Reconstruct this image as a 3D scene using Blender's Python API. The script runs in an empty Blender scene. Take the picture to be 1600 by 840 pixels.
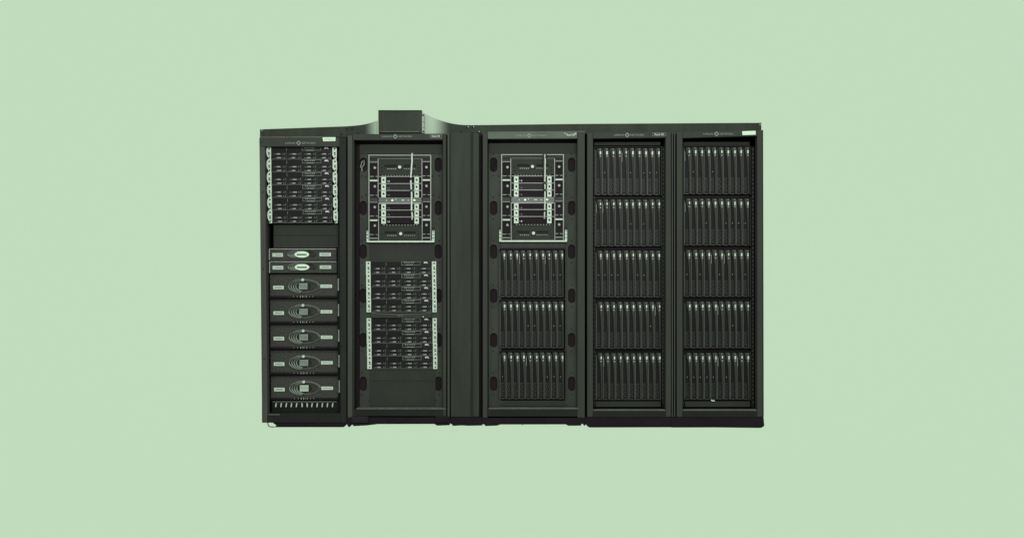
import bpy, math, random
from mathutils import Vector
random.seed(7)
sc = bpy.context.scene
col = sc.collection

# ------------------------------------------------------------------ measures
S = 0.00433            # metres per reference pixel on the cabinets' front plane
D = 6.0                # camera distance to that plane
CX, CY, GY = 800.0, 420.0, 667.0
CAMZ = (GY - CY) * S

def P(px, py, d=0.0):
    """a measured point of the front, at its own depth d behind the front plane"""
    k = S * (D + d) / D
    return Vector(((px - CX) * k, d, CAMZ + (CY - py) * k))

# ------------------------------------------------------------------ materials
def mat(name, rgb, rough=0.55, spec=0.12, metal=0.0, var=0.12, scale=6.0, bump=0.0, bscale=200.0,
        emit=None, estr=0.0, streak=False):
    m = bpy.data.materials.new(name); m.use_nodes = True
    nt = m.node_tree; b = nt.nodes['Principled BSDF']
    b.inputs['Roughness'].default_value = rough
    b.inputs['Metallic'].default_value = metal
    b.inputs['Specular IOR Level'].default_value = spec
    tc = nt.nodes.new('ShaderNodeTexCoord')
    mp = nt.nodes.new('ShaderNodeMapping')
    if streak: mp.inputs['Scale'].default_value = (3.0, 1.0, 0.35)
    nz = nt.nodes.new('ShaderNodeTexNoise'); nz.inputs['Scale'].default_value = scale
    nz.inputs['Detail'].default_value = 6.0; nz.inputs['Roughness'].default_value = 0.65
    cr = nt.nodes.new('ShaderNodeValToRGB')
    lo = [max(0, c * (1 - var) * q) for c, q in zip(rgb, (1.04, .97, 1.05))]; hi = [min(1, c * (1 + var) * q) for c, q in zip(rgb, (.97, 1.02, .96))]
    cr.color_ramp.elements[0].position = 0.3; cr.color_ramp.elements[0].color = (*lo, 1)
    cr.color_ramp.elements[1].position = 0.7; cr.color_ramp.elements[1].color = (*hi, 1)
    nt.links.new(tc.outputs['Object'], mp.inputs['Vector'])
    nt.links.new(mp.outputs['Vector'], nz.inputs['Vector'])
    nt.links.new(nz.outputs['Fac'], cr.inputs['Fac'])
    nt.links.new(cr.outputs['Color'], b.inputs['Base Color'])
    mr = nt.nodes.new('ShaderNodeMapRange')
    mr.inputs['To Min'].default_value = max(0.05, rough - 0.1); mr.inputs['To Max'].default_value = min(1, rough + 0.1)
    nt.links.new(nz.outputs['Fac'], mr.inputs['Value']); nt.links.new(mr.outputs['Result'], b.inputs['Roughness'])
    if bump > 0:
        n2 = nt.nodes.new('ShaderNodeTexNoise'); n2.inputs['Scale'].default_value = bscale
        bp = nt.nodes.new('ShaderNodeBump'); bp.inputs['Strength'].default_value = bump
        bp.inputs['Distance'].default_value = 0.002
        nt.links.new(tc.outputs['Object'], n2.inputs['Vector'])
        nt.links.new(n2.outputs['Fac'], bp.inputs['Height']); nt.links.new(bp.outputs['Normal'], b.inputs['Normal'])
    if emit:
        b.inputs['Emission Color'].default_value = (*emit, 1); b.inputs['Emission Strength'].default_value = estr
    return m

M = {}
M['paint']   = mat('cabinet_paint', (0.0177, 0.0223, 0.0162), .6, .05, var=.26, scale=3.5, bump=.12, streak=True)
M['paint2']  = mat('cabinet_frame_paint', (0.0214, 0.0254, 0.0196), .6, .05, var=.14, scale=4, bump=.1, streak=True)
M['edge']    = mat('pale_edge_paint', (0.0455, 0.0544, 0.0419), .6, .05, var=.25, scale=12)  # paler paint tone for the sill edge and one ring arc
M['lip']     = mat('highlight_lip_paint', (.060, .068, .058), .5, .1, var=.25, scale=14)  # light caught on the lips, painted in as a paler tone
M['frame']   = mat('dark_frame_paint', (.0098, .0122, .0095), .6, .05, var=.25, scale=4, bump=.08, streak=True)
M['base']    = mat('black_base_plastic', (0.0071, 0.0060, 0.0062), .6, .03, var=.2, scale=8)
M['void']    = mat('shade_sheet_black', (.0108, .0086, .0095), .8, .02, var=.1)
M['trough']  = mat('trough_paint', (0.0181, 0.0233, 0.0157), .6, .05, var=.26, scale=4, bump=.1, streak=True)
M['sill']    = mat('sill_paint', (0.0081, 0.0099, 0.0076), .5, .06, var=.15, scale=6)
M['plate']   = mat('mounting_plate_paint', (0.0254, 0.0304, 0.0231), .6, .05, var=.24, scale=3, bump=.1)
M['paint3']  = mat('pale_frame_paint', (0.0315, 0.0356, 0.0284), .6, .05, var=.16, scale=4, bump=.08, streak=True)  # paler frame paint; highlights on the posts are put into this colour
M['edge2']   = mat('sheen_header_paint', (0.0524, 0.0681, 0.0491), .6, .05, var=.2, scale=4, bump=.08)  # sheen on the middle header, painted in as a lighter colour
M['blank']   = mat('blanking_plate_paint', (0.0168, 0.0203, 0.0152), .6, .05, var=.12, scale=5, bump=.1)
M['zinc']    = mat('pale_zinc', (0.2668, 0.3510, 0.2604), .45, .2, var=.1, scale=30)
M['zincd']   = mat('dull_zinc', (0.1201, 0.1474, 0.1159), .4, .25, var=.18, scale=25)
M['steel']   = mat('bare_steel', (.125, .150, .125), .35, .3, var=.2, scale=30)
M['dark']    = mat('dark_plastic', (.0082, .0088, .0080), .5, .08, var=.2, scale=20)
M['caddy']   = mat('drive_plastic', (.0068, .0075, .0066), .45, .05, var=.25, scale=30)
M['blankc']  = mat('blank_bay_cover', (.0062, .0066, .0060), .45, .05, var=.2, scale=20)
M['grip']    = mat('drive_grip_metal', (.125, .148, .123), .35, .3, var=.3, scale=60)
M['line']    = mat('grey_trim', (.060, .070, .060), .45, .2, var=.2, scale=40)
M['silver']  = mat('silver_badge', (.26, .31, .26), .3, .35, var=.25, scale=60)
M['white']   = mat('white_print', (0.2890, 0.3527, 0.2890), .5, .15, var=.08, scale=50)
M['print']   = mat('grey_print', (0.1215, 0.1485, 0.1206), .5, .15, var=.15, scale=60)
M['sticker'] = mat('paper_sticker', (.33, .45, .32), .6, .1, var=.1, scale=45)
M['slab']    = mat('grey_label', (.24, .31, .235), .5, .15, var=.1, scale=45)
M['ink']     = mat('dark_ink', (.05, .065, .05), .6, .1)
M['blade']   = mat('blade_front', (.0052, .0058, .0051), .5, .06, var=.2, scale=20)
M['handle']  = mat('blade_handle', (0.0205, 0.0237, 0.0184), .6, .05, var=.2, scale=14)
M['grit']    = mat('vent_mesh_grey', (0.0173, 0.0209, 0.0173), .5, .2, var=.45, scale=90)
M['bay']     = mat('storage_bezel', (0.0248, 0.0274, 0.0220), .6, .05, var=.35, scale=70, bump=.5, bscale=120)
M['bayrim']  = mat('storage_bezel_rim', (0.1960, 0.2352, 0.1932), .35, .3, var=.2, scale=30)
M['lcd']     = mat('storage_screen', (.100, .135, .100), .3, .3, var=.25, scale=50)
M['lcdb']    = mat('pale_screen', (.22, .29, .215), .3, .3, var=.15, scale=50)
M['cable']   = mat('pale_cable', (.30, .37, .29), .5, .2, var=.1, scale=30)
M['sleeve']  = mat('black_cable', (.010, .010, .010), .5, .2)
M['led']     = mat('status_lamp', (.30, .42, .30), .3, .3, emit=(.55, .85, .55), estr=.35)
M['stripd']  = mat('status_strip', (.030, .040, .031), .35, .3, var=.3, scale=30)

# added wing plates; fading brightness painted into the colour, palest beside the box
def fade_wing_mat(name, x_pale, x_dark):
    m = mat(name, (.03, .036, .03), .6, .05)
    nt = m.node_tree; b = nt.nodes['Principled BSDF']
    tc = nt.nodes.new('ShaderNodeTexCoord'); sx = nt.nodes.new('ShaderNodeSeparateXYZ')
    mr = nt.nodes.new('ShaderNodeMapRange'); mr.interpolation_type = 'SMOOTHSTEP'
    mr.inputs['From Min'].default_value = x_pale; mr.inputs['From Max'].default_value = x_dark
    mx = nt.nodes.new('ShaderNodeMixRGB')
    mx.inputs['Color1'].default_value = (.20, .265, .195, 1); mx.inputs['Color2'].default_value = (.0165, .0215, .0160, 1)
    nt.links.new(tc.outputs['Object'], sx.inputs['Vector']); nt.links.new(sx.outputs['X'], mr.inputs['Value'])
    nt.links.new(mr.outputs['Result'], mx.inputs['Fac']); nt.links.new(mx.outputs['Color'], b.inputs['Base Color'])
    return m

# ------------------------------------------------------------------ mesh helpers
class MB:
    def __init__(self): self.v = []; self.f = []
    def prism(self, pts, d0, d1):
        """pts: outline in measured pixels (any order), front face at depth d0, solid back to d1"""
        a = 0
        for i in range(len(pts)):
            x0, y0 = pts[i]; x1, y1 = pts[(i + 1) % len(pts)]
            a += x0 * y1 - x1 * y0
        if a < 0: pts = pts[::-1]
        n = len(pts); b = len(self.v)
        fr = [P(x, y, d0) for x, y in pts]
        self.v += fr + [Vector((p.x, p.y + (d1 - d0), p.z)) for p in fr]
        # pixel y runs down, so a positive area is clockwise seen from the camera
        self.f.append([b + n - 1 - i for i in range(n)])
        self.f.append([b + n + i for i in range(n)])
        for i in range(n):
            j = (i + 1) % n
            self.f.append([b + i, b + j, b + n + j, b + n + i])
        return self
    def box(self, x0, x1, y0, y1, d0, d1):
        return self.prism([(x0, y0), (x1, y0), (x1, y1), (x0, y1)], d0, d1)
    def oval(self, cx, cy, rx, ry, d0, d1, n=20, p=1.0):
        pts = [(cx + rx * math.cos(2 * math.pi * i / n), cy + ry * math.sin(2 * math.pi * i / n)) for i in range(n)]
        return self.prism(pts, d0, d1)
    def ring(self, cx, cy, rx, ry, w, d0, d1, n=36, a0=0.0, a1=360.0):
        full = abs(a1 - a0) >= 359.9
        m = n if full else n + 1
        b = len(self.v)
        for i in range(m):
            a = math.radians(a0 + (a1 - a0) * i / n)
            c, s_ = math.cos(a), math.sin(a)
            o = P(cx + rx * c, cy + ry * s_, d0); q = P(cx + (rx - w) * c, cy + (ry - w * .75) * s_, d0)
            r = P(cx + (rx - w * .5) * c, cy + (ry - w * .37) * s_, d0)
            h = d1 - d0
            self.v += [Vector((o.x, d1, o.z)), Vector((r.x, d0, r.z)), Vector((q.x, d1, q.z))]
        for i in range(n):
            j = (i + 1) % m
            A = b + 3 * i; B = b + 3 * j
            self.f.append([A, A + 1, B + 1, B]); self.f.append([A + 1, A + 2, B + 2, B + 1]); self.f.append([A + 2, A, B, B + 2])
        return self
    def frame(self, x0, x1, y0, y1, w, d0, d1, top=True):
        if top: self.box(x0 + w, x1 - w, y0, y0 + w, d0, d1)
        self.box(x0 + w, x1 - w, y1 - w, y1, d0, d1)
        self.box(x0, x0 + w, y0, y1, d0, d1); self.box(x1 - w, x1, y0, y1, d0, d1)
        return self
    def tube(self, pts, r, n=8):
        ps = [P(*p) for p in pts]; b = len(self.v)
        for i, p in enumerate(ps):
            t = (ps[min(i + 1, len(ps) - 1)] - ps[max(i - 1, 0)]).normalized()
            u = t.cross(Vector((0, 1, 0)));
            if u.length < 1e-4: u = t.cross(Vector((1, 0, 0)))
            u.normalize(); w = t.cross(u)
            for k in range(n):
                a = 2 * math.pi * k / n
                self.v.append(p + u * r * math.cos(a) + w * r * math.sin(a))
        for i in range(len(ps) - 1):
            for k in range(n):
                self.f.append([b + i * n + k, b + i * n + (k + 1) % n, b + (i + 1) * n + (k + 1) % n, b + (i + 1) * n + k])
        self.f.append([b + k for k in range(n)][::-1]); e = b + (len(ps) - 1) * n
        self.f.append([e + k for k in range(n)])
        return self
    def build(self, name, m, parent=None, origin=None, bevel=0.0, smooth=False):
        o0 = world_loc(parent) if parent is not None else (origin or Vector((0, 0, 0)))
        me = bpy.data.meshes.new(name)
        me.from_pydata([tuple(v - o0) for v in self.v], [], self.f); me.update()
        return link(name, me, m, parent, o0, bevel, smooth)

WL = {}
def world_loc(o): return WL[o.name]
def link(name, me, m, parent, o0, bevel=0.0, smooth=False):
    import bmesh
    bm = bmesh.new(); bm.from_mesh(me); bmesh.ops.recalc_face_normals(bm, faces=bm.faces); bm.to_mesh(me); bm.free()
    me.materials.append(M[m] if isinstance(m, str) else m)
    if smooth:
        for p in me.polygons: p.use_smooth = True
    o = bpy.data.objects.new(name, me); col.objects.link(o)
    if parent is not None:
        o.parent = parent; WL[o.name] = Vector(o0)
    else:
        o.location = o0; WL[o.name] = Vector(o0)
    if bevel > 0:
        b = o.modifiers.new('bevel', 'BEVEL'); b.width = bevel; b.segments = 2; b.limit_method = 'ANGLE'
    return o

def tag(o, label=None, cat=None, group=None, kind=None):
    if label: o['label'] = label
    if cat: o['category'] = cat
    if group: o['group'] = group
    if kind: o['kind'] = kind
    return o
def thing(name, label, cat, loc, group=None):
    o = bpy.data.objects.new(name, None); col.objects.link(o)
    o.empty_display_size = .05; o.location = loc; WL[o.name] = Vector(loc)
    return tag(o, label, cat, group)
def copy_tree(o, loc=None, parent=None):
    kids = [c for c in bpy.data.objects if c.parent == o]
    c = o.copy(); col.objects.link(c)
    if parent is not None: c.parent = parent
    if loc is not None: c.location = loc
    for k in kids: copy_tree(k, None, c)
    return c

def curve_mesh(outline, holes, d0, thick):
    """flat plate with real holes; measured pixels"""
    cu = bpy.data.curves.new('plate_curve', 'CURVE'); cu.dimensions = '2D'; cu.fill_mode = 'BOTH'
    cu.extrude = thick / 2
    for pts in [outline] + holes:
        sp = cu.splines.new('POLY'); sp.points.add(len(pts) - 1); sp.use_cyclic_u = True
        for i, (x, y) in enumerate(pts):
            p = P(x, y, d0); sp.points[i].co = (p.x, p.z, 0, 1)
    ob = bpy.data.objects.new('plate_curve', cu); col.objects.link(ob)
    bpy.context.view_layer.update()
    me = bpy.data.meshes.new_from_object(ob.evaluated_get(bpy.context.evaluated_depsgraph_get()))
    bpy.data.objects.remove(ob); bpy.data.curves.remove(cu)
    for v in me.vertices:
        x, z, t = v.co; v.co = (x, d0 + thick / 2 - t, z)
    return me
def plate(name, outline, holes, d0, thick, m, parent):
    me = curve_mesh(outline, holes, d0, thick); o0 = world_loc(parent)
    for v in me.vertices: v.co = v.co - o0
    return link(name, me, m, parent, o0)
def slot_pts(cx, cy, w, h, n=8):
    r = w / 2; pts = []
    for i in range(n + 1):
        a = math.pi * i / n; pts.append((cx + r * math.cos(a), cy - (h / 2 - r) - r * math.sin(a)))
    for i in range(n + 1):
        a = math.pi * i / n; pts.append((cx - r * math.cos(a), cy + (h / 2 - r) + r * math.sin(a)))
    return pts

def text(name, s, x0, x1, y0, y1, d, m, parent, bold=False):
    cu = bpy.data.curves.new('letters', 'FONT'); cu.body = s; cu.size = 1.0; cu.extrude = .02
    if bold: cu.offset = .012
    ob = bpy.data.objects.new('letters', cu); col.objects.link(ob); bpy.context.view_layer.update()
    me = bpy.data.meshes.new_from_object(ob.evaluated_get(bpy.context.evaluated_depsgraph_get()))
    bpy.data.objects.remove(ob); bpy.data.curves.remove(cu)
    xs = [v.co.x for v in me.vertices]; ys = [v.co.y for v in me.vertices]
    ax, bx, ay, by = min(xs), max(xs), min(ys), max(ys); o0 = world_loc(parent)
    for v in me.vertices:
        px = x0 + (v.co.x - ax) / (bx - ax) * (x1 - x0); py = y1 - (v.co.y - ay) / (by - ay) * (y1 - y0)
        p = P(px, py, d); p.y = d - v.co.z * .02; v.co = p - o0
    return link(name, me, m, parent, o0)

# ------------------------------------------------------------------ setting: backdrop
bd = bpy.data.materials.new('mint_backdrop'); bd.use_nodes = True
b = bd.node_tree.nodes['Principled BSDF']; b.inputs['Roughness'].default_value = 1.0; b.inputs['Specular IOR Level'].default_value = 0.0
WORLD = 0.9
MINT = (.531, .714, .507)
nz = bd.node_tree.nodes.new('ShaderNodeTexNoise'); nz.inputs['Scale'].default_value = .15
cr = bd.node_tree.nodes.new('ShaderNodeValToRGB')
cr.color_ramp.elements[0].color = (*[c / WORLD * .9995 for c in MINT], 1); cr.color_ramp.elements[1].color = (*[c / WORLD * 1.0005 for c in MINT], 1)
bd.node_tree.links.new(nz.outputs['Fac'], cr.inputs['Fac']); bd.node_tree.links.new(cr.outputs['Color'], b.inputs['Base Color'])
me = bpy.data.meshes.new('backdrop')
Yb = 80.0
me.from_pydata([(-220, Yb, -150), (220, Yb, -150), (220, Yb, 150), (-220, Yb, 150)], [], [(0, 1, 2, 3)])
me.materials.append(bd)
bo = bpy.data.objects.new('backdrop', me); col.objects.link(bo); tag(bo, 'plain pale mint green backdrop', 'backdrop', kind='structure')

# ------------------------------------------------------------------ cabinets
CG = 'server cabinets standing side by side in one row'
def lettering(par, cx, cy, tilt=0.0, m='print'):
    text('lettering', 'LINUX', cx - 20.5, cx - 5.0, cy - 1.4, cy + 1.6, -.0025, m, par)
    text('lettering', 'NETWORX', cx + 5.2, cx + 26.5, cy - 1.5, cy + 1.5, -.0025, m, par)
    e = MB()
    r, w = 3.9, 1.35
    for s1, s2 in ((1, 1), (1, -1), (-1, 1), (-1, -1)):
        e.prism([(cx + s1 * r, cy), (cx, cy + s2 * r), (cx, cy + s2 * (r - w * 1.3)), (cx + s1 * (r - w * 1.3), cy)], -.0025, -.0005)
    e.build('emblem', m, par)

def interior(par, x0, x1, y0, y1, dback=.85, d0=.052):
    m = MB()
    a = P(x0, y1, 0); c = P(x1, y0, 0)
    xa, xb, za, zb = a.x, c.x, a.z, c.z
    def wbox(x0, x1, y0, y1, z0, z1):
        bb = len(m.v)
        m.v += [Vector(p) for p in ((x0, y0, z0), (x1, y0, z0), (x1, y1, z0), (x0, y1, z0), (x0, y0, z1), (x1, y0, z1), (x1, y1, z1), (x0, y1, z1))]
        m.f += [[bb + i for i in q] for q in ((0, 3, 2, 1), (4, 5, 6, 7), (0, 1, 5, 4), (1, 2, 6, 5), (2, 3, 7, 6), (3, 0, 4, 7))]
    t = .004
    wbox(xa, xa + t, d0, dback, za, zb); wbox(xb - t, xb, d0, dback, za, zb)
    wbox(xa + t, xb - t, d0, dback, zb - t, zb); wbox(xa + t, xb - t, d0, dback, za, za + t)
    m.build('inner_shell', 'void', par)
    k = MB(); bb = 0
    k.v = [Vector(p) for p in ((xa, dback, za), (xb, dback, za), (xb, dback + t, za), (xa, dback + t, za), (xa, dback, zb), (xb, dback, zb), (xb, dback + t, zb), (xa, dback + t, zb))]
    k.f = [list(q) for q in ((0, 3, 2, 1), (4, 5, 6, 7), (0, 1, 5, 4), (1, 2, 6, 5), (2, 3, 7, 6), (3, 0, 4, 7))]
    k.build('back_panel', 'void', par)

def label_box(par, x0, x1, y0, y1, s):
    MB().frame(x0, x1, y0, y1, .7, -.002, -.0004).build('label_frame', 'line', par)
    text('lettering', s, x0 + 3.4, x1 - 3.4, y0 + 1.2, y1 - 1.3, -.002, 'white', par, bold=True)

def screws(par, pts, d, r=1.05, m='void'):
    k = MB()
    for x, y in pts: k.oval(x, y, r, r, d - .0025, d + .002, 8)
    return k.build('screw_row', m, par)

# -- A
A = thing('server_cabinet', 'black server cabinet at the left end of the row, creased pale sticker on header', 'server cabinet', P(473, 667), CG)
MB().prism([(405, 215), (530, 215), (530, 229), (405.2, 229)], 0, .05).build('header', 'paint2', A, bevel=.002)
MB().prism([(406.5, 213.8), (524, 213.4), (524, 214.9), (406.5, 214.9)], .004, .05).build('header_lip', 'lip', A)
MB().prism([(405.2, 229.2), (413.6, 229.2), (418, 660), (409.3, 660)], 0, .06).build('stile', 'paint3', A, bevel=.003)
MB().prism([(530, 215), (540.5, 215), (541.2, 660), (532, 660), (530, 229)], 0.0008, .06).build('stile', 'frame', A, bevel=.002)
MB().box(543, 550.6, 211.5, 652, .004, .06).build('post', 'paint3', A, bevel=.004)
MB().box(418, 531.8, 645.5, 660, 0, .06).build('sill', 'sill', A, bevel=.003)
MB().box(419, 437, 646.4, 648.0, -.004, -.0005).build('sill_edge', 'edge', A)
MB().prism([(426.5, 660.3), (541.6, 660.3), (541.4, 661.4), (539.4, 665.0), (537, 666.8), (428, 666.8), (432, 664)], .006, .75).build('base', 'base', A)
MB().tube([(418.4, 648, .002), (418.4, 661, .002), (419.4, 664.5, .002), (422, 666.2, .002), (428, 666.5, .002)], .0032).build('base_bracket', 'base', A)
interior(A, 405.8, 541, 212, 659)
MB().box(413.5, 420.5, 229, 644, .085, .12).box(527.5, 531, 229, 644, .085, .12).build('rack_rail', 'dark', A)
MB().box(427.6, 528, 350, 367.4, .07, .075).build('blanking_panel', 'blank', A)
MB().box(427.6, 528, 367.9, 386.8, .07, .075).build('blanking_panel', 'blank', A)
lettering(A, 466.5, 223.5)
st = MB().prism([(504, 214.8), (524.3, 214.6), (524, 220.4), (505, 220.8)], -.0025, -.0004).build('sticker', 'sticker', A)
k = MB()
for i in range(9):
    x = 507 + i * 1.8 + random.uniform(-.3, .3); k.box(x, x + random.uniform(.7, 1.3), 216.6 + random.uniform(0, .5), 218.6 + random.uniform(-.4, .6), -.0032, -.0026)
k.build('sticker_writing', 'grip', st)
screws(A, [(409, 222), (536, 222), (534.5, 300), (535, 428), (535, 540), (411.2, 300), (411.5, 420), (412.6, 560)], 0)

# -- B
B = thing('server_cabinet', 'second black cabinet from the left, oval slots, raised box above its header', 'server cabinet', P(625, 663), CG)
def slotted(par, x0, x1, y0, y1, xl, xr, ys, w, h, extra=()):
    holes = [slot_pts(xl, y, w, h) for y in ys] + [slot_pts(xr, y, w, h) for y in ys] + list(extra)
    return plate('mounting_plate', [(x0, y0), (x1, y0), (x1, y1), (x0, y1)], holes, .08, .004, 'plate', par)
MB().prism([(551.4, 209.6), (691.6, 208.8), (691.6, 218.6), (551.4, 218.9)], 0, .05).build('header', 'paint2', B, bevel=.002)
MB().box(551.2, 552.6, 219, 651, .001, .06).build('stile', 'paint', B)
MB().box(691.8, 697.2, 208.8, 651, .0006, .06).build('stile', 'paint', B, bevel=.003)
MB().box(699.2, 702.4, 208.2, 651, .003, .06).build('post', 'paint3', B, bevel=.003)
MB().box(553, 691.6, 638.8, 649.4, 0, .06).build('sill', 'sill', B)
MB().box(557, 696.5, 637.6, 638.8, -.004, .05).build('sill_lip', 'lip', B)
MB().prism([(541.8, 651.5), (703.4, 651.5), (703.4, 661.4), (702.2, 663.8), (683, 664.4), (679, 661.8), (590, 662), (574, 664), (552.8, 665.2), (551, 663.2), (549, 662.8), (547.8, 665.2), (545.5, 666.4), (543.4, 664.8), (541.8, 661.5)], .004, .75).build('base', 'base', B)
MB().box(549, 575, 650.2, 660, -.008, .003).build('foot_block', 'dark', B, bevel=.002)
MB().box(680, 699, 649.6, 659.6, -.006, .003).build('foot_block', 'base', B, bevel=.002)
MB().oval(545.6, 663.6, 2.4, 3.0, -.002, .0035).build('foot', 'base', B)
interior(B, 552, 702, 210, 650)
YS = (257.5, 325, 393, 462, 531, 599)
slotted(B, 562, 691.4, 226, 636.5, 567.6, 684.9, YS, 11.4, 22.5)
for q in ((563, 690.6, 227, 240.5), (577, 679, 379.5, 406.5), (577.5, 680.5, 577.6, 594.6), (577.5, 680.5, 595.2, 634.5)):
    MB().box(*q, .076, .0795).build('blanking_panel', 'blank', B)
MB().box(552.6, 699, 211, 649, .097, .10).build('shade_sheet', 'void', B)  # added dark sheet, sets the tone of the shade behind the slots
lettering(B, 617.5, 213.3)
label_box(B, 671.3, 690.6, 210.2, 215.4, 'Rack 04')
pts = []
for y in YS: pts += [(565.5, y - 17), (565.5, y + 17), (686, y - 17), (686, y + 17)]
pts += [(587.5, 240), (660, 239.5), (571.5, 276), (676, 275), (572, 305), (677, 305), (577, 626), (681, 625)]
screws(B, pts, .08)
MB().tube([(563, 262, .09), (565.5, 253, .083), (568.5, 250, .085), (569, 257, .088), (565, 262, .088), (566, 268, .09)], .004).build('wire_loop', 'grip', B)

# -- C
C = thing('server_cabinet', 'middle black cabinet, oval slots, a large switch above three shelves of blades', 'server cabinet', P(832, 664), CG)
MB().prism([(762, 207.2), (902, 206.2), (902, 216.4), (762, 217)], 0, .05).build('header', 'edge2', C, bevel=.002)
MB().prism([(762, 206.0), (914, 205.0), (914, 206.0), (762, 207)], .003, .05).build('header_lip', 'lip', C)
MB().box(754.2, 761.6, 207.3, 652, .0006, .06).build('stile', 'paint2', C, bevel=.003)
MB().box(902.3, 913.8, 206.3, 652, .0006, .06).build('stile', 'paint2', C, bevel=.003)
MB().box(762, 902, 638.6, 650, 0, .06).build('sill', 'sill', C)
MB().box(763.5, 904, 637.4, 638.6, -.004, .05).build('sill_lip', 'lip', C)
MB().prism([(753.4, 652.3), (914.6, 652.3), (914.6, 664.6), (911.8, 663.8), (910.6, 661.6), (908.6, 661.8), (907.6, 664.4), (888, 664.6), (884, 662.4), (782, 662.6), (776, 664.4), (758.4, 665), (757, 662.6), (755.2, 662.2), (753.6, 664.2)], .004, .75).build('base', 'base', C)
MB().oval(816.5, 662, .9, 1.6, .003, .0038).build('foot', 'base', C)
interior(C, 753.5, 914, 208, 651)
slotted(C, 763.4, 901, 224, 634.6, 771.3, 893.2, YS, 11.6, 22.5, extra=[[(783, 389.5), (882.6, 389.5), (882.6, 625.5), (783, 625.5)]])
MB().box(764.4, 900.4, 225, 239.5, .076, .0795).build('blanking_panel', 'blank', C)
MB().box(784.5, 883, 626.5, 633.5, .076, .0795).build('blanking_panel', 'blank', C)
for q in ((754.5, 780), (885.5, 913)): MB().box(*q, 211, 649, .097, .10).build('shade_sheet', 'void', C)  # added sheets giving the slot openings their shade tone
MB().box(780.4, 885.1, 211, 386, .097, .10).build('shade_sheet', 'void', C)  # same added shade sheet behind the switch
lettering(C, 827, 212)
MB().box(898, 900.6, 207.4, 210.4, -.002, -.0004).box(882, 884, 207.6, 209.6, -.002, -.0004).build('label_clip', 'grip', C)
text('lettering', 'Rack 03', 885.5, 898, 209, 212.4, -.002, 'white', C, bold=True)
pts = []
for y in YS: pts += [(770.6, y - 17), (770.6, y + 17), (892.8, y - 17), (892.8, y + 17)]
pts += [(794.8, 238.5), (811.8, 238.5), (868.4, 237.5), (778.6, 275), (884.5, 274.5), (779.2, 305), (884.5, 304), (781.5, 632), (886, 632)]
screws(C, pts, .08)
MB().tube([(768, 262, .09), (771.5, 252, .083), (775, 250, .085), (774.5, 258, .088), (769, 265, .088), (773, 268, .09)], .0025).build('wire_loop', 'dark', C)

# -- D / E
def blade_cabinet(label, xl, xo0, xo1, x2, posts, ytop, ylip, letters, ybot, k0):
    c = thing('server_cabinet', label, 'server cabinet', P((xl + x2) / 2, 667), CG)
    hl, hr = ytop
    MB().prism([(xo0, hl), (xo1, hr), (xo1, 212.4 + (hr - 203.5) * .9), (xo0, 216.4 + (hl - 207) * .8)], 0, .05).build('header', 'paint2', c, bevel=.002)
    MB().box(xl, xo0 - .3, hl + .2, 651, .0006, .06).build('stile', 'paint2', c, bevel=.004)
    MB().box(xo1 + .3, x2, hr + .2, 651, .0006, .06).build('stile', 'paint2', c, bevel=.004)
    for px0, px1 in posts:
        MB().box(px0, px1, hr + .4, 651, -.002, .05).build('post', 'paint3', c, bevel=.002)
    MB().box(xo0, xo1, ylip + 1.2, 651, 0, .06).build('sill', 'sill', c)
    MB().box(xo0, xo1 - .5, ylip, ylip + 1.2, -.004, .05).build('sill_lip', 'lip', c)
    interior(c, xl + .5, x2 - .3, 208, 660)
    MB().box(k0 - 1.5, k0 + 101.5, 222, 227.2, .075, .10).build('top_vent', 'dark', c)
    k = MB()
    for i in range(24):
        x = k0 + i * 4.2 + random.uniform(-.2, .2); k.box(x, x + 2.2, 223.6, 226.4, .0735, .0748)
    k.build('vent_slats', 'blade', c)
    MB().box(k0 + .5, k0 + 102.5, 626.6, 635, .075, .08).build('blanking_panel', 'blank', c)
    MB().box(k0 + 104.6, k0 + 108.8, 229, 636, .078, .10).box(k0 - 2.5, k0 - .6, 229, 636, .078, .10).build('rack_rail', 'blade', c)
    k = MB()
    for i in range(60):
        y = 233 + i * 6.68
        k.box(k0 + 106.2, k0 + 107.2, y, y + 1.4, .0765, .0779)
        k.box(k0 - 2.0, k0 - 1.2, y + 1, y + 3, .0765, .0779)
    k.build('rail_holes', 'line', c)
    lettering(c, *letters)
    return c
Dk = blade_cabinet('fourth black cabinet from the left, five shelves of blades, small framed label on header',
                   917.5, 927, 1040, 1048.5, [(1049.8, 1051.4), (1053.4, 1055.0)], (207.2, 206.6), 640, (980, 211), 667, 930)
Ek = blade_cabinet('black server cabinet at the right end of the row, clean pale sticker on header',
                   1057.5, 1067, 1183, 1191.2, [], (206.2, 203.5), 640, (1119.5, 209.2), 667, 1069.6)
MB().prism([(914.9, 651.5), (1048.4, 651.5), (1048.4, 667), (921, 667.3), (917.5, 665.2), (915.8, 662.8), (914.9, 663)], .003, .75).build('base', 'base', Dk)
MB().prism([(1048.8, 651.5), (1193.2, 651.5), (1194.2, 664.8), (1190, 667.6), (1186, 668), (1118, 667.2), (1049, 667.4), (1048.8, 666)], .003, .75).build('base', 'base', Ek)
MB().prism([(1191.4, 203), (1192.4, 203.4), (1193.4, 651), (1191.4, 651)], .01, .8).build('side_panel', 'paint2', Ek)
label_box(Dk, 1019.5, 1040.6, 207.4, 212.6, 'Rack 02')
MB().prism([(1159.6, 205.2), (1180.6, 204.4), (1180.9, 210.4), (1160.2, 211.2)], -.0028, -.0004).build('sticker', 'sticker', Ek)
MB().tube([(1111, 624.4, .066), (1113, 625.6, .064), (1116.5, 625.8, .066)], .004).build('paper_scrap', 'sticker', Ek)

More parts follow.
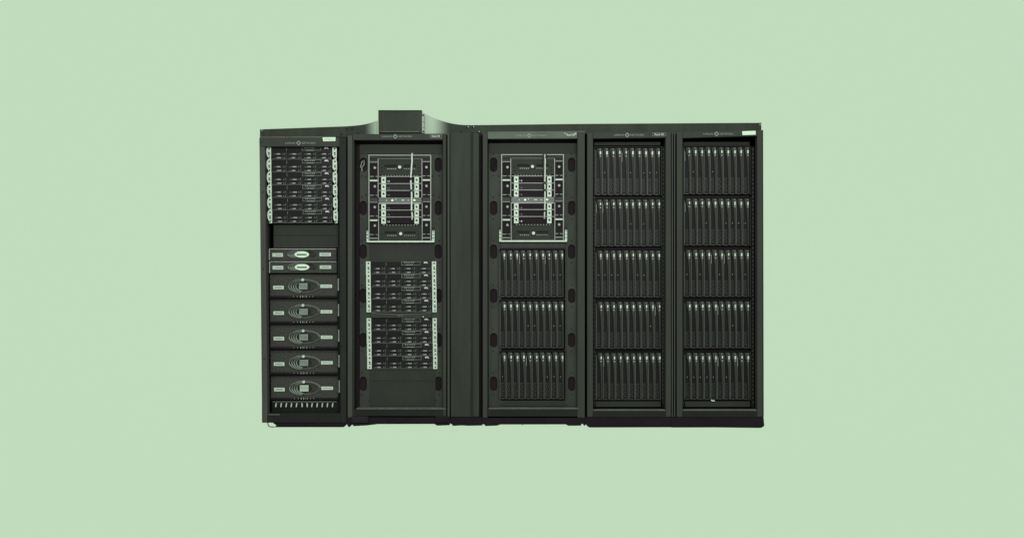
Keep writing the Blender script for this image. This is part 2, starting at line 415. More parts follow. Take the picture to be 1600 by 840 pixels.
# -- column between B and C
F = thing('filler_cabinet', 'plain narrow black cabinet front holding no equipment, between the second and middle cabinets', 'filler cabinet', P(728, 664))
MB().prism([(703.4, 207), (735.8, 207), (735.8, 650.5), (704.5, 650.5)], .006, .06).build('front_panel', 'paint', F, bevel=.002)
MB().box(736.6, 738.4, 208, 650.5, .004, .05).build('trim_strip', 'paint', F, bevel=.001)
MB().box(739, 748.6, 207.4, 650.5, .0045, .06).build('side_strip', 'paint', F, bevel=.004)
MB().prism([(703.9, 651), (753.0, 651), (753.0, 664.2), (731, 664.6), (722, 664), (707.4, 664.8), (706.4, 662.4), (704.8, 662), (703.9, 661.6)], .008, .75).build('base', 'base', F)
MB().box(703.2, 752.4, 207, 650.8, .062, .8).build('body', 'void', F)

# -- trim along the top
T = thing('cable_trough', 'long dark metal trough running along the tops of all cabinets behind their headers', 'cable trough', P(800, 215, .06))
TD = .065
MB().prism([(412, 202.0), (541.5, 197.4), (541.5, 214), (412, 217)], TD, .5).build('trough_side', 'trough', T)
MB().prism([(735.8, 195.6), (910.5, 193.6), (910.5, 209), (735.8, 211)], TD, .5).build('trough_side', 'trough', T)
MB().prism([(911, 193.6), (1182.8, 192.0), (1182.8, 209), (911, 209)], TD, .5).build('trough_side', 'trough', T)
MB().prism([(406, 202.2), (411.8, 202.0), (411.8, 216), (406, 216)], TD - .006, .5).build('end_bracket', 'paint', T, bevel=.002)
MB().prism([(1183, 192), (1189.6, 191.6), (1189.8, 207), (1183, 207)], TD - .006, .5).build('end_bracket', 'paint', T, bevel=.002)
MB().oval(409.3, 203.6, 1.3, 1.0, TD - .012, TD - .005, 10).oval(1187.6, 194.6, 1.2, 1.2, TD - .012, TD - .005, 10).build('corner_bolt', 'grip', T)
k = MB()
for x, y in ((541.6, 201.4), (549.7, 201.2), (533, 209.4), (558.8, 208.3), (729.8, 199.4), (738.4, 199), (720.6, 205.6), (746.5, 206)): k.oval(x, y, 1.2, 1.3, TD - .006, TD + .002, 10)
k.build('bolt', 'void', T)
k = MB()
for x, y in ((731.6, 198.3), (740.2, 198.3), (748.6, 205.6)): k.oval(x, y, .9, .9, TD - .009, TD - .0065, 10)
k.build('bolt_head', 'grip', T)
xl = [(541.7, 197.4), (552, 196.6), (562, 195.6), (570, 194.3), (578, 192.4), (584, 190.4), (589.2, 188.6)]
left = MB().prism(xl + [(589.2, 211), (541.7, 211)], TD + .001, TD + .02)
lo = left.build('fade_wing', fade_wing_mat('left_fade_wing', (591 - 800) * S - P(800, 215, .06).x, (566 - 800) * S), T)  # plate added to carry the painted bright fade
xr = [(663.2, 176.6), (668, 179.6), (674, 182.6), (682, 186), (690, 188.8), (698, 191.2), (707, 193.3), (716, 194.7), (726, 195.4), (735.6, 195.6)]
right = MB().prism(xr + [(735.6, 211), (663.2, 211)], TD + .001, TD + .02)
ro = right.build('fade_wing', fade_wing_mat('right_fade_wing', (672 - 800) * S, (703 - 800) * S), T)

# -- box on top
X = thing('metal_box', 'dark rectangular metal box standing on top of the second cabinet', 'metal box', P(625, 209, .03))
MB().box(591, 659, 172.6, 207.6, .03, .40).build('box_body', 'trough', X, bevel=.003)
MB().box(591, 659, 172.2, 173.6, .026, .0295).build('top_edge', 'dark', X)
MB().box(595, 655, 205.2, 206.2, .024, .0295).build('bottom_lip', 'lip', X)
MB().box(591.4, 658.6, 207.8, 209.4, .034, .38).build('plinth', 'base', X)
fl = MB().prism([(659.3, 173.2), (660.6, 176.5), (662.8, 178), (662.8, 208), (659.3, 208)], .036, .30).build('side_flange', 'zincd', X)
k = MB().oval(661.0, 179.8, 1.3, 1.3, .030, .0355, 10).oval(661.2, 205.3, 1.2, 1.2, .030, .0355, 10)
for y in (190.5, 199.3): k.oval(662.2, y, .6, .9, .032, .0355, 8)
k.build('flange_bolt', 'void', X)

# ------------------------------------------------------------------ 2U servers
SG = 'drive servers stacked in the two left cabinets'
def make_server(fx, fy, wavy, label, d=.07):
    """fx, fy: left top of the face in pixels; ears outside it"""
    t = thing('rack_server', label, 'server', P(fx + 47.3, fy + 19.8, d), SG)
    MB().box(fx, fx + 94.6, fy + .3, fy + 19.6, d, d + .6).build('chassis', 'dark', t)
    k = MB()
    k.box(fx + .4, fx + 22.9, fy + .6, fy + 7.6, d - .003, d - .0004).box(fx + 23.9, fx + 46.6, fy + .6, fy + 7.6, d - .003, d - .0004)
    k.build('blank_cover', 'blankc', t)
    MB().box(fx + 23.0, fx + 23.8, fy + 1.6, fy + 6.6, d - .005, d - .0004).build('divider', 'line', t)
    c = MB().frame(fx + 47.2, fx + 77.2, fy + .2, fy + 5.8, .75, d - .006, d - .0004).build('control_panel', 'line', t)
    k = MB()
    for i in range(6): k.box(fx + 51.5 + i * 2.8, fx + 53.2 + i * 2.8, fy + 1.2, fy + 2.4, d - .005, d - .0004)
    k.box(fx + 54, fx + 66, fy + 4.9, fy + 5.9, d - .0075, d - .0062)
    k.build('button_row', 'grip', c)
    bx, by = fx + 85.8, fy + 2.2
    MB().prism([(bx - 3.6, by - .6), (bx - 1.8, by - 1.7), (bx + 1.6, by - 1.7), (bx + 3.6, by + 1.2), (bx + 1.8, by + .9), (bx, by + .2), (bx - 2.6, by + .9)], d - .007, d - .0004).build('badge', 'silver', t)
    for r in (0, 1):
        y0 = fy + 8.4 + r * 5.9
        for q in range(4):
            x0 = fx + .5 + q * 23.8
            cd = MB().box(x0, x0 + 22.6, y0, y0 + 5.2, d - .004, d - .0004).build('drive_caddy', 'caddy', t)
            jb = random.uniform(-.4, .4)
            MB().box(x0 + 7.9 + jb, x0 + 13.4 + jb + random.uniform(-.5, .9), y0 + 1.9, y0 + 3.7, d - .011, d - .0042).build('handle', 'grip', cd)
            a_ = random.uniform(2.5, 5.5); MB().box(x0 + a_, x0 + 7.4, y0 + 2.6, y0 + 3.4, d - .006, d - .0042).build('handle_bar', 'line', cd)
            MB().box(x0 + 17.0, x0 + 18.2, y0 + 2.0, y0 + 3.6, d - .006, d - .0042).box(x0 + 20, x0 + 20.7, y0 + .6, y0 + 4.4, d - .005, d - .0042).build('latch', 'line', cd)
            k = MB()
            for z in range(5): k.box(x0 + 1.5 + z * 4.1, x0 + 3.6 + z * 4.1 + random.uniform(-.6, .6), y0 + 4.1, y0 + 4.8, d - .0055, d - .0042)
            k.build('vent_row', 'grit', cd)
    MB().box(fx + .2, fx + 94.4, fy + 19.1, fy + 19.7, d - .005, d - .0004).build('bottom_edge', 'line', t)
    for x in (23.35, 47.0, 70.85): MB().box(fx + x - .3, fx + x + .3, fy + 8.4, fy + 19.0, d - .006, d - .0042).build('bay_divider', 'grit', t)
    for s in (-1, 1):
        x0 = fx - 7.8 if s < 0 else fx + 94.6 + .6
        x1 = x0 + (7.0 if s < 0 else 6.6)
        y0, y1 = fy + .1, fy + 19.9
        if wavy:
            if s < 0: pts = [(x0 + 1.6, y0), (x1, y0), (x1, y1), (x0 + 2.2, y1), (x0 + 2.9, y0 + 18), (x0 + 2.4, y0 + 16.4), (x0 + .5, y0 + 13), (x0 - .3, y0 + 8), (x0 + .1, y0 + 3)]
            else: pts = [(x0 - .1, y0), (x1 - .7, y0), (x1 + .1, y0 + 4), (x1 + .1, y0 + 14), (x1 - .5, y1), (x0 + 2.0, y1), (x0 + 2.5, y0 + 18.2), (x0 + 2.0, y0 + 16.6), (x0, y0 + 13.5)]
        else:
            pts = [(x0, y0 - .05), (x1, y0 - .05), (x1, y1 - .04), (x0, y1 - .04)]
        er = MB().prism(pts, d - .006, d - .0006 + .001).build('ear', 'zinc', t)
        xc = (x0 + x1) / 2 + (.4 if s < 0 else .3)
        k = MB()
        k.oval(xc, fy + 3.0, 1.35, 1.25, d - .0072, d - .0062, 10)
        k.box(xc - 1.4, xc + 1.2, fy + 8.4, fy + 10.2, d - .0072, d - .0062).box(xc - 1.1, xc + 1.4, fy + 11.0, fy + 12.7, d - .0072, d - .0062)
        if wavy: k.prism([(xc + .2, fy + 15.2), (xc + 1.7, fy + 15.7), (xc + .1, fy + 19.2), (xc - 1.3, fy + 18.4)], d - .0072, d - .0062)
        else: k.oval(xc, fy + 17.0, 1.1, 1.2, d - .0072, d - .0062, 8)
        k.build('ear_holes', 'void', er)
    return t

def move_px(src, dx, dy, d):
    """copy of a thing, moved by a measured offset at depth d"""
    k = S * (D + d) / D
    s0 = WL[src.name]
    return copy_tree(src, Vector((s0.x + dx * k, s0.y, s0.z - dy * k)))

ordw = ['topmost', 'second from the top', 'third from the top', 'fourth from the top', 'fifth from the top', 'lowest']
sA = make_server(424.2, 229.4, True, 'topmost of the six servers with scalloped pale ears, left end cabinet', .035)
for i in range(1, 6):
    c = move_px(sA, .32 * i, 19.82 * i, .035)
    c['label'] = '%s of the six servers with scalloped pale ears, left end cabinet' % ordw[i]
sB = make_server(579.6, 408.2, False, 'topmost drive server with straight pale ears in the second cabinet, above the thin curved drawer')
for g, y0, n0 in ((0, 408.2, 0), (1, 496.6, 0)):
    for i in range(4):
        if g == 0 and i == 0: continue
        c = move_px(sB, .3 * i + (1.0 if g else 0), y0 + 19.8 * i - 408.2, .07)
        w = ['topmost', 'second', 'third', 'lowest'][i]
        c['label'] = ('%s of the four servers above the thin curved drawer in the second cabinet' if g == 0 else
                      '%s of the four servers below the thin curved drawer in the second cabinet') % w
sB['label'] = 'topmost of the four servers above the thin curved drawer in the second cabinet'

# -- curved drawer
K = thing('console_drawer', 'thin dark drawer with a bowed front, between the two server stacks of the second cabinet', 'drawer', P(627, 497, .07))
n = 14
top = [(579.5 + 94.5 * i / n, 488.2 + 2.6 * math.sin(math.pi * i / n)) for i in range(n + 1)]
bot = [(579.5 + 94.5 * i / n, 496.0 + .3 * math.sin(math.pi * i / n)) for i in range(n + 1)]
MB().prism(top + bot[::-1], .055, .4).build('drawer_front', 'handle', K)
MB().prism(top + [(x, y + .8) for x, y in top[::-1]], .050, .0546).build('front_edge', 'line', K)
text('lettering', 'SERIES', 620.5, 629, 491.6, 493.2, .0535, 'print', K)
MB().oval(661.3, 494.7, 1.1, .9, .050, .0545, 10).build('lock', 'silver', K)

# ------------------------------------------------------------------ storage units in A
G1 = 'flat storage units with an oval white badge'
def make_slim(label):
    d = .066; fx, fy = 420.2, 388.2
    t = thing('storage_unit', label, 'storage unit', P(472, 407, d), G1)
    MB().box(fx, 525.6, fy, fy + 18.4, d, d + .6).build('bezel', 'bay', t, bevel=.003)
    MB().box(fx + .4, 525, fy + .1, fy + .9, d - .003, d - .0004).box(fx, fx + 1.2, fy + 1, fy + 18, d - .003, d - .0004).build('bezel_rim', 'bayrim', t)
    MB().oval(471.4, fy + 9.2, 11.4, 5.0, d - .012, d - .0004, 32).build('oval_badge', 'sticker', t, bevel=.002)
    b_ = MB().box(463.6, 479, fy + 8.2, fy + 10.4, d - .0135, d - .0122)
    b_.build('badge_writing', 'ink', t)
    for i in range(4):
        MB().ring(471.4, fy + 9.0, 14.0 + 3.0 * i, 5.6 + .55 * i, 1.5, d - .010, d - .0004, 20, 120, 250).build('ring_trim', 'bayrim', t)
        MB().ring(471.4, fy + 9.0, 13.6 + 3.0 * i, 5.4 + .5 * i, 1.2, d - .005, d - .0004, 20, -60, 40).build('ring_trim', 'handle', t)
    l1 = MB().box(425.4, 442, fy + 7.0, fy + 12.8, d - .005, d - .0004).build('label_plate', 'slab', t)
    MB().box(430, 440, fy + 9.6, fy + 10.6, d - .006, d - .0052).build('label_writing', 'lcd', l1)
    l2 = MB().box(499.2, 517, fy + 6.4, fy + 11.8, d - .005, d - .0004).build('label_plate', 'slab', t)
    MB().box(502, 514, fy + 8.4, fy + 9.6, d - .006, d - .0052).build('label_writing', 'lcd', l2)
    return t
s1 = make_slim('upper of the two flat storage units with an oval white badge')
s2 = move_px(s1, .4, 19.8, .066); s2['label'] = 'lower of the two flat storage units with an oval white badge'

G2 = 'tall storage arrays with ringed oval fronts'
def make_array(label, fy, screen):
    d = .064; fx = 421.4
    t = thing('storage_array', label, 'storage array', P(474, fy + 39.6, d), G2)
    MB().box(fx, 527.0, fy + .4, fy + 36.6, d, d + .6).build('bezel', 'bay', t, bevel=.004)
    MB().prism([(fx + .4, fy + .2), (526.6, fy + .2), (526.6, fy + 1.1), (474, fy + 1.7), (fx + .4, fy + 1.1)], d - .006, d - .0004).build('bezel_rim', 'handle', t)
    MB().box(fx, 527, fy + 36.8, fy + 39.4, d + .012, d + .6).build('lower_lip', 'void', t)
    MB().box(fx, 526.6, fy + 33.4, fy + 36.4, d - .006, d - .0004).build('bottom_strip', 'caddy', t)
    k = MB()
    for i, x in enumerate((458, 463.8, 468.6, 472.2, 474.4, 478.0, 483, 488)):
        h = 1.5 if i in (2, 3, 5) else .7
        k.box(x, x + 1.2, fy + 34.6 - h, fy + 34.6 + h, d - .008, d - .0062)
    k.build('indicator_row', 'grip', t)
    cx, cy = 474.0, fy + 18.6
    MB().oval(cx - .2, cy, 26.4, 11.6, d - .0012, d - .0003, 40).build('ring_ground', 'bay', t)
    for i in range(4):
        rx = 13.4 + 3.7 * i; ry = 8.8 + .9 * i
        MB().ring(cx, cy, rx, ry, 1.8, d - .014, d - .0004, 22, 100, 268).build('ring_trim', 'bayrim', t)  # left arcs paler than the right: lit side painted in by material
    MB().ring(cx, cy, 26.0, 11.4, 4.6, d - .010, d - .0004, 30, -95, -5).build('ring_trim', 'line', t)  # lit upper arc of the outer ring, painted as a lighter tone
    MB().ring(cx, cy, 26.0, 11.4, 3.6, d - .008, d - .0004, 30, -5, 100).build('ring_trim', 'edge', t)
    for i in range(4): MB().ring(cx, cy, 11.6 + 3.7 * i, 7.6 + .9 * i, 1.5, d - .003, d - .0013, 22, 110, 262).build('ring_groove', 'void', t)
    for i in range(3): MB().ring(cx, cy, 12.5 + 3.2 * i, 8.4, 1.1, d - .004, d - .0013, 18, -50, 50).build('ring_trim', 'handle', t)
    MB().oval(cx, cy, 11.4, 7.4, d - .002, d - .0004, 28).build('recess', 'dark', t)
    sn = MB().box(cx - 7.0, cx + 6.4, cy - 4.8, cy + 4.8, d - .008, d - .0022).build('screen', screen, t)
    k = MB()
    for y in (-2.6, -.9, 1.4): k.box(cx - 5.8, cx + 4.6, cy + y, cy + y + .45, d - .009, d - .0082)
    k.build('screen_writing', 'line', sn)
    MB().oval(cx - 1.2, cy - 10.0, 2.3, 2.3, d - .016, d - .0004, 16).build('lock', 'silver', t, bevel=.002)
    l1 = MB().box(426.8, 443.2, cy - .8, cy + 4.7, d - .005, d - .0004).build('label_plate', 'zinc', t)
    MB().box(429.2, 440.8, cy + 1.0, cy + 2.8, d - .006, d - .0052).build('label_writing', 'lcd', l1)
    l2 = MB().box(500.6, 518.8, cy - 2.6, cy + 2.4, d - .005, d - .0004).build('label_plate', 'zinc', t)
    MB().box(502, 516.6, cy - .6, cy + .3, d - .006, d - .0052).build('label_writing', 'lcd', l2)
    MB().box(527.6, 529.6, fy + 6.6, fy + 25.4, d - .004, d + .02).build('side_grip', 'steel', t)
    k = MB()
    for y in (3, 9, 30, 34): k.box(fx - 1.8, fx - .3, fy + y, fy + y + 3, d + .004, d + .02)
    k.build('hinge', 'caddy', t)
    return t
ar = make_array('topmost of the five tall storage arrays with ringed oval fronts', 428.4, 'lcd')
words = ['topmost', 'second', 'third', 'fourth']
for i in range(1, 4):
    c = move_px(ar, .35 * i, 39.75 * i, .064); c['label'] = '%s of the five tall storage arrays with ringed oval fronts, counted from above' % words[i]
ar5 = make_array('lowest of the five tall storage arrays, the one with a brighter pale screen', 428.4, 'lcdb')
k_ = S * (D + .064) / D
ar5.location = WL[ar5.name] + Vector((1.5 * k_, 0, -39.75 * 4 * k_))

V = thing('slotted_panel', 'dark panel with twelve slanted white ticks below the lowest storage array', 'panel', P(475, 643, .07))
MB().box(424.5, 528, 627.2, 643.6, .07, .075).build('panel_plate', 'caddy', V)
MB().box(426, 526, 626.6, 627.8, .064, .0695).build('panel_edge', 'line', V)
for i in range(12):
    x = 430.8 + i * 8.05
    l = -1 if i in (5, 6) else 1
    MB().prism([(x - .2, 629.4), (x + 1.5, 629.2), (x + 1.2 - .6 * l, 635.4), (x - .4 - .6 * l, 635.4)], .060, .0695).build('tick', 'slab', V)

# ------------------------------------------------------------------ switches
WG = 'large modular switches'
def make_switch(label):
    d = .062
    t = thing('modular_switch', label, 'network switch', P(625, 378, d), WG)
    MB().box(577, 672.6, 242, 376.2, d + .02, d + .5).build('chassis', 'dark', t)
    k = MB()
    k.box(575.6, 673.6, 241.8, 243.2, d - .012, d + .018)
    k.box(575.6, 577.2, 243.3, 375.6, d - .012, d + .018).box(672.2, 673.8, 243.3, 375.6, d - .012, d + .018)
    k.box(590.2, 591.4, 248.2, 308.6, d - .010, d + .018).box(658.6, 659.8, 248.2, 308.6, d - .010, d + .018)
    k.box(590.8, 592.0, 317, 375.6, d - .010, d + .018).box(659.0, 660.2, 317, 375.6, d - .010, d + .018)
    k.build('frame', 'zincd', t)
    MB().box(574.6, 678.2, 376.0, 378.4, d - .014, d + .05).build('bottom_rail', 'zinc', t)
    MB().box(591.6, 658.4, 247.8, 248.6, d - .008, d + .018).build('inner_edge', 'line', t)
    MB().box(577.6, 672, 243.5, 247.6, d + .004, d + .018).build('top_strip', 'plate', t)
    # fan trays
    for y0, y1, ky, kx, ty in ((249, 273.4, 261, 624.4, 274), (353.4, 375.4, 365, 626, 352)):
        f = MB().box(592.2, 658.2, y0, y1, d - .004, d + .018).build('fan_tray', 'blank', t)
        MB().oval(kx, ky, 2.5, 2.5, d - .018, d - .0044, 16).build('knob', 'white', f, bevel=.002)
        k = MB()
        for q in range(4): k.box(601.0 + q * 4.8, 605.3 + q * 4.8, ky - 3.6, ky - .5, d - .006, d - .0044)
        for q in range(4): k.box(631.0 + q * 4.8, 635.3 + q * 4.8, ky - 3.6, ky - .5, d - .006, d - .0044)
        for xx in (596, 653.5): k.box(xx, xx + 1.6, ky + .5, ky + 2, d - .006, d - .0044).box(xx, xx + 1.6, ky + 5.5, ky + 7.4, d - .006, d - .0044)
        k.build('tray_slots', 'void', f)
        k = MB()
        for q in range(5): k.box(605 + q * 3.1, 606.8 + q * 3.1, ky + 2.2, ky + 3.4, d - .006, d - .0044)
        for q in range(6): k.box(631 + q * 3.1, 632.6 + q * 3.1, ky + 2.2, ky + 3.2, d - .006, d - .0044)
        k.build('tray_writing', 'grip', f)
    k = MB()
    for i in range(13): k.box(597 + i * 4.5, 598.6 + i * 4.5, 273.8, 274.7, d - .005, d + .01)
    for i in range(12): k.box(599 + i * 4.7, 600.8 + i * 4.7, 350.9, 352.1, d - .005, d + .01)
    k.build('tick_marks', 'grip', t)
    # line cards
    ys = ((275.6, 286.2), (286.6, 297.0), (297.4, 308.0), (317.8, 327.6), (328.0, 338.4), (338.8, 349.4))
    for i, (y0, y1) in enumerate(ys):
        c = MB().box(603, 647.4, y0 + 1.0, y1, d - .002, d + .018).build('line_card', 'void' if i != 1 else 'dark', t)
        MB().box(592.2, 658.2, y0 - .4, y0 + .7, d - .008, d - .0026).build('card_edge', 'zincd', c)
        for xa, xb in ((595.8, 602.8), (647.6, 654.4)):
            bk = MB().box(xa, xb, y0 + .9, y1 + .1, d - .010, d + .015).build('bracket', 'zinc', c)
            xm = (xa + xb) / 2
            MB().prism([(xm - 1.5, y0 + 4.2), (xm, y0 + 3.4), (xm + 1.6, y0 + 5.6), (xm + .6, y0 + 7.2), (xm - 1.2, y0 + 6.0)], d - .0125, d - .0104).build('latch', 'void', bk)
        MB().box(592.4, 594.8, y0 + 1.4, y1 - .4, d + .006, d + .018).build('slot', 'void', c)
        MB().box(654.8, 657.6, y0 + 1.4, y1 - .4, d + .006, d + .018).build('slot', 'void', c)
        lm = 'silver' if i in (0, 5) else 'line'
        MB().box(607.2, 608.6, y0 + 6.4, y0 + 8.6, d - .005, d - .0024).box(605, 605.7, y0 + 6.6, y0 + 8.2, d - .004, d - .0024).build('card_lamp', lm, c)
    # status strip
    s = MB().prism([(593, 310.4), (657.6, 310.2), (659, 311.6), (659, 315), (657.6, 316), (593, 316), (591.4, 314.8), (591.4, 311.6)], d - .010, d + .016).build('status_strip', 'stripd', t)
    MB().box(592, 658.4, 309.0, 309.9, d - .008, d + .01).box(592, 658.4, 316.3, 317.4, d - .008, d - .0085 + .01).build('strip_edge', 'zincd', s)
    MB().oval(613, 312.9, 1.9, 1.5, d - .016, d - .0104, 12).oval(647.4, 312.6, 1.8, 1.5, d - .016, d - .0104, 12).build('status_lamp', 'led', s)
    MB().oval(604, 313, 1.0, .8, d - .013, d - .0104, 8).oval(618.4, 311.6, .7, 1.1, d - .013, d - .0104, 8).box(627.4, 631.8, 312, 313.4, d - .013, d - .0104).oval(638, 312.8, 1.4, .7, d - .013, d - .0104, 8).build('strip_button', 'silver', s)
    MB().box(577.5, 590, 310.4, 316, d - .004, d + .016).box(660.2, 672, 309.6, 315.4, d - .004, d + .016).build('strip_end', 'plate', t)
    # side power modules
    for x0, x1, dy in ((577.6, 590.0, 0), (660.2, 672.0, -.8)):
        for y0, y1, ky, l1, l2 in ((254.6, 274.6, 262, 253.4, 275.6), (284.2, 304.2, 291.2, None, 305.0), (316.8, 336.4, 323.6, 316.0, 337.4), (346.2, 365.4, 352.3, None, 366.4)):
            m = MB().box(x0 + .2, x1 - .2, y0 + dy, y1 + dy, d - .002, d + .018).build('power_module', 'void', t)
            xm = (x0 + x1) / 2 + (1.8 if x0 < 600 else .2)
            MB().oval(xm, ky + dy, 1.9, 2.0, d - .010, d - .0024, 14).build('button', 'steel', m)
            MB().box(x0 + .2, x1 - .2, l2 + dy - .55, l2 + dy + .5, d - .008, d - .0024).build('module_edge', 'zincd', m)
            if l1: MB().box(x0 + .2, x1 - .2, l1 + dy - .5, l1 + dy + .4, d - .008, d - .0024).build('module_edge', 'zincd', m)
            MB().prism([(xm - 1.4, l2 + dy - 1.6), (xm + .2, l2 + dy - 2), (xm + 1.6, l2 + dy), (xm + .6, l2 + dy + 1.4), (xm - 1.6, l2 + dy + .6)], d - .012, d - .0084).build('latch', 'dark', m)
        MB().box(x0 + .2, x1 - .2, 281 + dy, 283.2 + dy, d - .010, d + .016).box(x0 + .2, x1 - .2, 343 + dy, 345.2 + dy, d - .010, d + .016).build('divider', 'zinc', t)
        MB().box(x0 + .2, x1 - .2, 371.6 + dy, 373.0 + dy, d - .008, d + .016).build('divider', 'zincd', t)
    for x0, x1 in ((572.8, 575.4), (675.4, 678.8)):
        e = MB().box(x0, x1, 360, 378.2, d - .010, d + .012).build('ear', 'zinc', t)
        k = MB(); xm = (x0 + x1) / 2
        for y in (361.5, 366.4, 371.6): k.oval(xm, y, .8, 1.0, d - .0125, d - .0104, 8)
        k.build('ear_holes', 'dark', e)
        MB().box(x0, x1, 355, 359.6, d + .004, d + .012).build('ear_tab', 'dark', t)
    return t
swB = make_switch('large pale framed switch in the second cabinet, with a pale cable hanging down its front')
swC = move_px(swB, 207.0, -.8, .062)
swC['label'] = 'large pale framed switch in the middle cabinet, above three shelves of blades'
cb = MB().tube([(644, 239.5, .046), (643.6, 246, .040), (643.9, 252, .040), (643, 262, .038), (642.4, 270, .038), (642, 277, .038), (642, 284, .038), (642.6, 294, .038), (643.4, 304, .038), (643.2, 318, .038), (643.0, 328, .038), (644.2, 336, .038), (643.8, 343.4, .040)], .0058)
cbo = thing('cable', 'pale cable hanging down the front of the switch in the second cabinet', 'cable', P(643, 343, .04), 'cables hanging in front of the switches')
cb.build('cord', 'cable', cbo, smooth=True)
MB().tube([(642, 277.4, .038), (642, 281.6, .038)], .0072).tube([(642.6, 296, .038), (642.8, 299.4, .038)], .0072).tube([(643, 329, .038), (643.2, 331.4, .038)], .0070).build('sleeve', 'sleeve', cbo)
cco = thing('cable', 'black and pale cable hanging down the front of the switch in the middle cabinet', 'cable', P(851, 343, .04), 'cables hanging in front of the switches')
MB().tube([(851.4, 241, .040), (851.8, 250, .040), (851.6, 262, .040), (851.4, 280, .040), (851.6, 300, .040), (851.4, 320, .040), (851.0, 332, .040), (850.6, 342, .040)], .0048).build('cord', 'cable', cco, smooth=True)
MB().tube([(852.6, 247, .034), (853.6, 241, .034), (851.4, 237.6, .036), (849.4, 240, .036), (849.0, 248, .038), (849.4, 262, .038), (849.6, 285, .040), (850, 297, .040)], .0042).tube([(851.4, 284, .038), (851.4, 287.4, .038)], .0068).tube([(851.6, 295.4, .038), (851.6, 298.4, .038)], .0068).tube([(851.4, 328, .038), (851.3, 330.6, .038)], .0068).build('sleeve', 'sleeve', cco, smooth=True)

# ------------------------------------------------------------------ blades
BG = 'upright blades in the shelves'
HG = 'blade shelves'
bd_ = .072
PITCH = 10.1
def make_blade(x, y, label, var=0):
    """x: left edge, y: top (pixels); 10.1 wide, 74 high"""
    d = bd_
    t = thing('blade_server', label, 'blade server', P(x + PITCH / 2, y + 74, d), BG)
    MB().box(x + .3, x + 9.8, y + .2, y + 74, d, d + .45).build('body', 'blade', t)
    MB().prism([(x + 2.2, y + .6), (x + 9.2, y + .6), (x + 9.4, y + 15), (x + 9.5, y + 73.6), (x + 7.7, y + 73.6), (x + 7.3, y + 42), (x + 6.5, y + 24), (x + 5.3, y + 15), (x + 3.0, y + 8)], d - .016, d - .0004).build('handle', 'handle', t, bevel=.0015)
    MB().box(x + 5.6, x + 8.8, y + 1.9, y + 3.3, d - .019, d - .0164).build('release_tab', 'line', t)
    bw = (0, .5, .25, .8)[var]; bh = (0, -.5, .4, -1.0)[var]
    MB().box(x + 6.3 + bw * .5, x + 8.6 - bw * .2, y + 5.6, y + 10.6 + bh, d - .020, d - .0164).build('badge', ('white', 'white', 'silver', 'white')[var], t)
    if var == 3: MB().box(x + .8, x + 1.4, y + 8, y + 22, d - .012, d - .0084).build('side_label', 'print', t)
    if var == 2: MB().oval(x + 4.2, y + 39, .6, .9, d - .006, d - .0004, 8).build('card_lamp', 'print', t)
    MB().oval(x + 7.5, y + 13.4, 1.25, 1.35, d - .019, d - .0164, 10).build('power_button', 'print', t)
    k = MB()
    for r in range(6):
        for q in range(2):
            k.box(x + 1.6 + q * 2.5 + (.9 if r % 2 else 0), x + 3.0 + q * 2.5 + (.9 if r % 2 else 0), y + 50.5 + r * 3.4, y + 52.4 + r * 3.4, d - .005, d - .0004)
    k.box(x + 1.2, x + 7.0, y + 48.6, y + 49.4, d - .004, d - .0004).box(x + 1.2, x + 7.0, y + 72.4, y + 73.7, d - .006, d - .0004)
    k.build('vent', 'grit', t)
    MB().box(x + .1, x + .7, y + 4, y + 73, d - .008, d - .0004).build('side_edge', 'line', t)
    return t
base_x, base_y = 930.4, 231.0
protos = {}; rb = random.Random(3)
place = [('middle cabinet', 3, 780.6, .15, 390.2, 79.4, 10.02), ('fourth cabinet', 5, 930.2, .35, 231.0, 79.8, 10.12), ('right end cabinet', 5, 1068.6, .22, 229.6, 80.0, 10.13)]
o_ = ['first', 'second', 'third', 'fourth', 'fifth', 'sixth', 'seventh', 'eighth', 'ninth', 'tenth']
shelf_proto = None
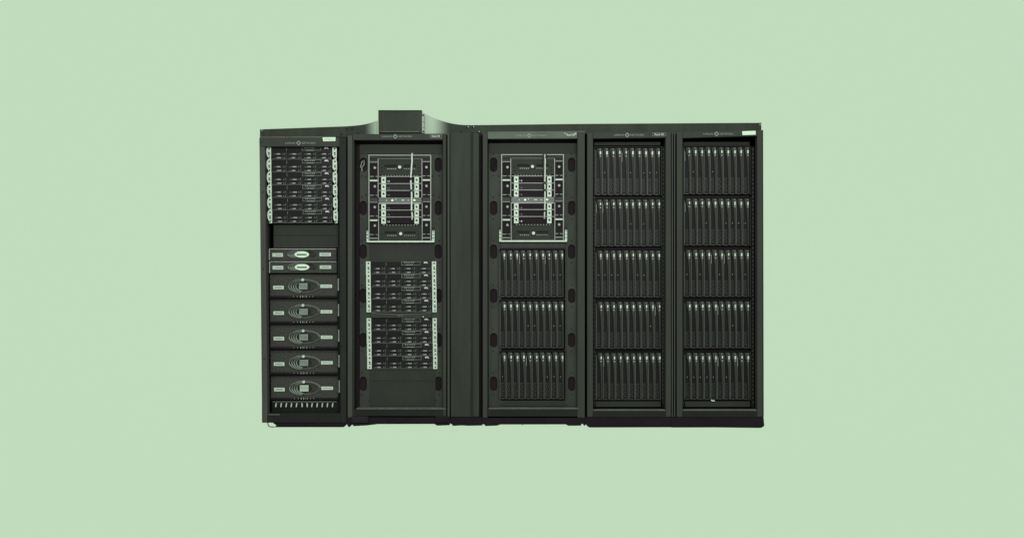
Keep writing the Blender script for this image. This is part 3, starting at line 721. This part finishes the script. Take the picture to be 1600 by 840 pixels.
for cab, n, x0, lean, y0, py, pw in place:
    for r in range(n):
        rowname = {0: 'top', n - 1: 'bottom'}.get(r, ['', 'second', 'third', 'fourth'][r] if r < 4 else '')
        if n == 3 and r == 1: rowname = 'middle'
        sl = '%s blade shelf in the %s, holding ten upright blades' % (rowname, cab)
        yy = y0 + py * r; xx = x0 + lean * r
        if shelf_proto is None:
            X0s, Y0s = xx, yy
            shelf_proto = thing('blade_shelf', sl, 'blade shelf', P(xx + 51, yy + 78, bd_), HG)
            MB().box(xx - .6, xx + 102.6, yy - 1.7, yy - .5, bd_ - .012, bd_ + .5).build('top_edge', 'caddy', shelf_proto)
            MB().box(xx - 1.6, xx - .7, yy - 1.7, yy + 75, bd_ - .008, bd_ + .5).box(xx + 102.7, xx + 103.6, yy - 1.7, yy + 75, bd_ - .008, bd_ + .5).build('side_wall', 'handle', shelf_proto)
            MB().box(xx - .6, xx + 102.6, yy + 74.3, yy + 77.4, bd_ + .02, bd_ + .5).build('floor_plate', 'void', shelf_proto)
            MB().box(xx - .6, xx + 102.6, yy, yy + 74, bd_ + .47, bd_ + .5).build('back_plane', 'void', shelf_proto)
            shp = shelf_proto
        else:
            shp = move_px(shelf_proto, xx - X0s, yy - Y0s, bd_); shp['label'] = sl
        for i in range(10):
            lb = '%s blade from the left in the %s shelf of the %s' % (o_[i], rowname, cab)
            bx = xx + pw * i + .1
            v = rb.choice((0, 0, 0, 1, 1, 2, 2, 2, 3)) if len(protos) >= 4 else len(protos)
            if v not in protos:
                protos[v] = (make_blade(bx, yy, lb, v), bx, yy)
            else:
                pr, bx0, by0 = protos[v]
                c = move_px(pr, bx - bx0 + rb.uniform(-.25, .25), yy - by0 + rb.uniform(-.2, .2), bd_); c['label'] = lb
# lighter cover above the middle cabinet's top shelf
MB().box(782, 882.5, 379.6, 387.6, .060, .0745).build('shelf_cover', 'handle', C, bevel=.002)

# ------------------------------------------------------------------ world, lamps, camera
w = bpy.data.worlds.new('World'); sc.world = w; w.use_nodes = True
w.node_tree.nodes['Background'].inputs['Color'].default_value = (1, 1, 1, 1)
nt = w.node_tree; bg = nt.nodes['Background']; bg.inputs['Strength'].default_value = WORLD
tc = nt.nodes.new('ShaderNodeTexCoord'); sx = nt.nodes.new('ShaderNodeSeparateXYZ'); mr = nt.nodes.new('ShaderNodeMapRange')
mr.inputs['From Min'].default_value = -1; mr.inputs['From Max'].default_value = 1
mr.inputs['To Min'].default_value = .15; mr.inputs['To Max'].default_value = 1.85     # added fill light, shaped brighter above, darker below; mean 1
nt.links.new(tc.outputs['Generated'], sx.inputs['Vector']); nt.links.new(sx.outputs['Z'], mr.inputs['Value'])
nt.links.new(mr.outputs['Result'], bg.inputs['Color'])
def area(name, loc, tgt, sx, sy, power, color=(1, 1, 1), spread=math.pi):
    l = bpy.data.lights.new(name, 'AREA'); l.shape = 'RECTANGLE'; l.size = sx; l.size_y = sy; l.energy = power; l.color = color; l.spread = spread
    o = bpy.data.objects.new(name, l); col.objects.link(o); o.location = loc
    o.rotation_euler = (Vector(tgt) - Vector(loc)).to_track_quat('-Z', 'Y').to_euler()
    return o
area('softbox', (0.2, -5.0, 3.1), (0, 0, 1.0), 4.2, 1.0, 367)
cam = bpy.data.cameras.new('camera'); co = bpy.data.objects.new('camera', cam); col.objects.link(co)
co.location = (0, -D, CAMZ); co.rotation_euler = (math.radians(90), 0, 0)
cam.sensor_width = 36; cam.lens = 36 * D / (1600 * S); cam.clip_end = 500
sc.camera = co
vs = sc.view_settings; vs.view_transform = 'Standard'; vs.look = 'None'; vs.exposure = 0; vs.gamma = 1

for o in bpy.data.objects:
    if o.get('label') and len(o['label'].split()) > 16: print('LONG LABEL', o['label'])
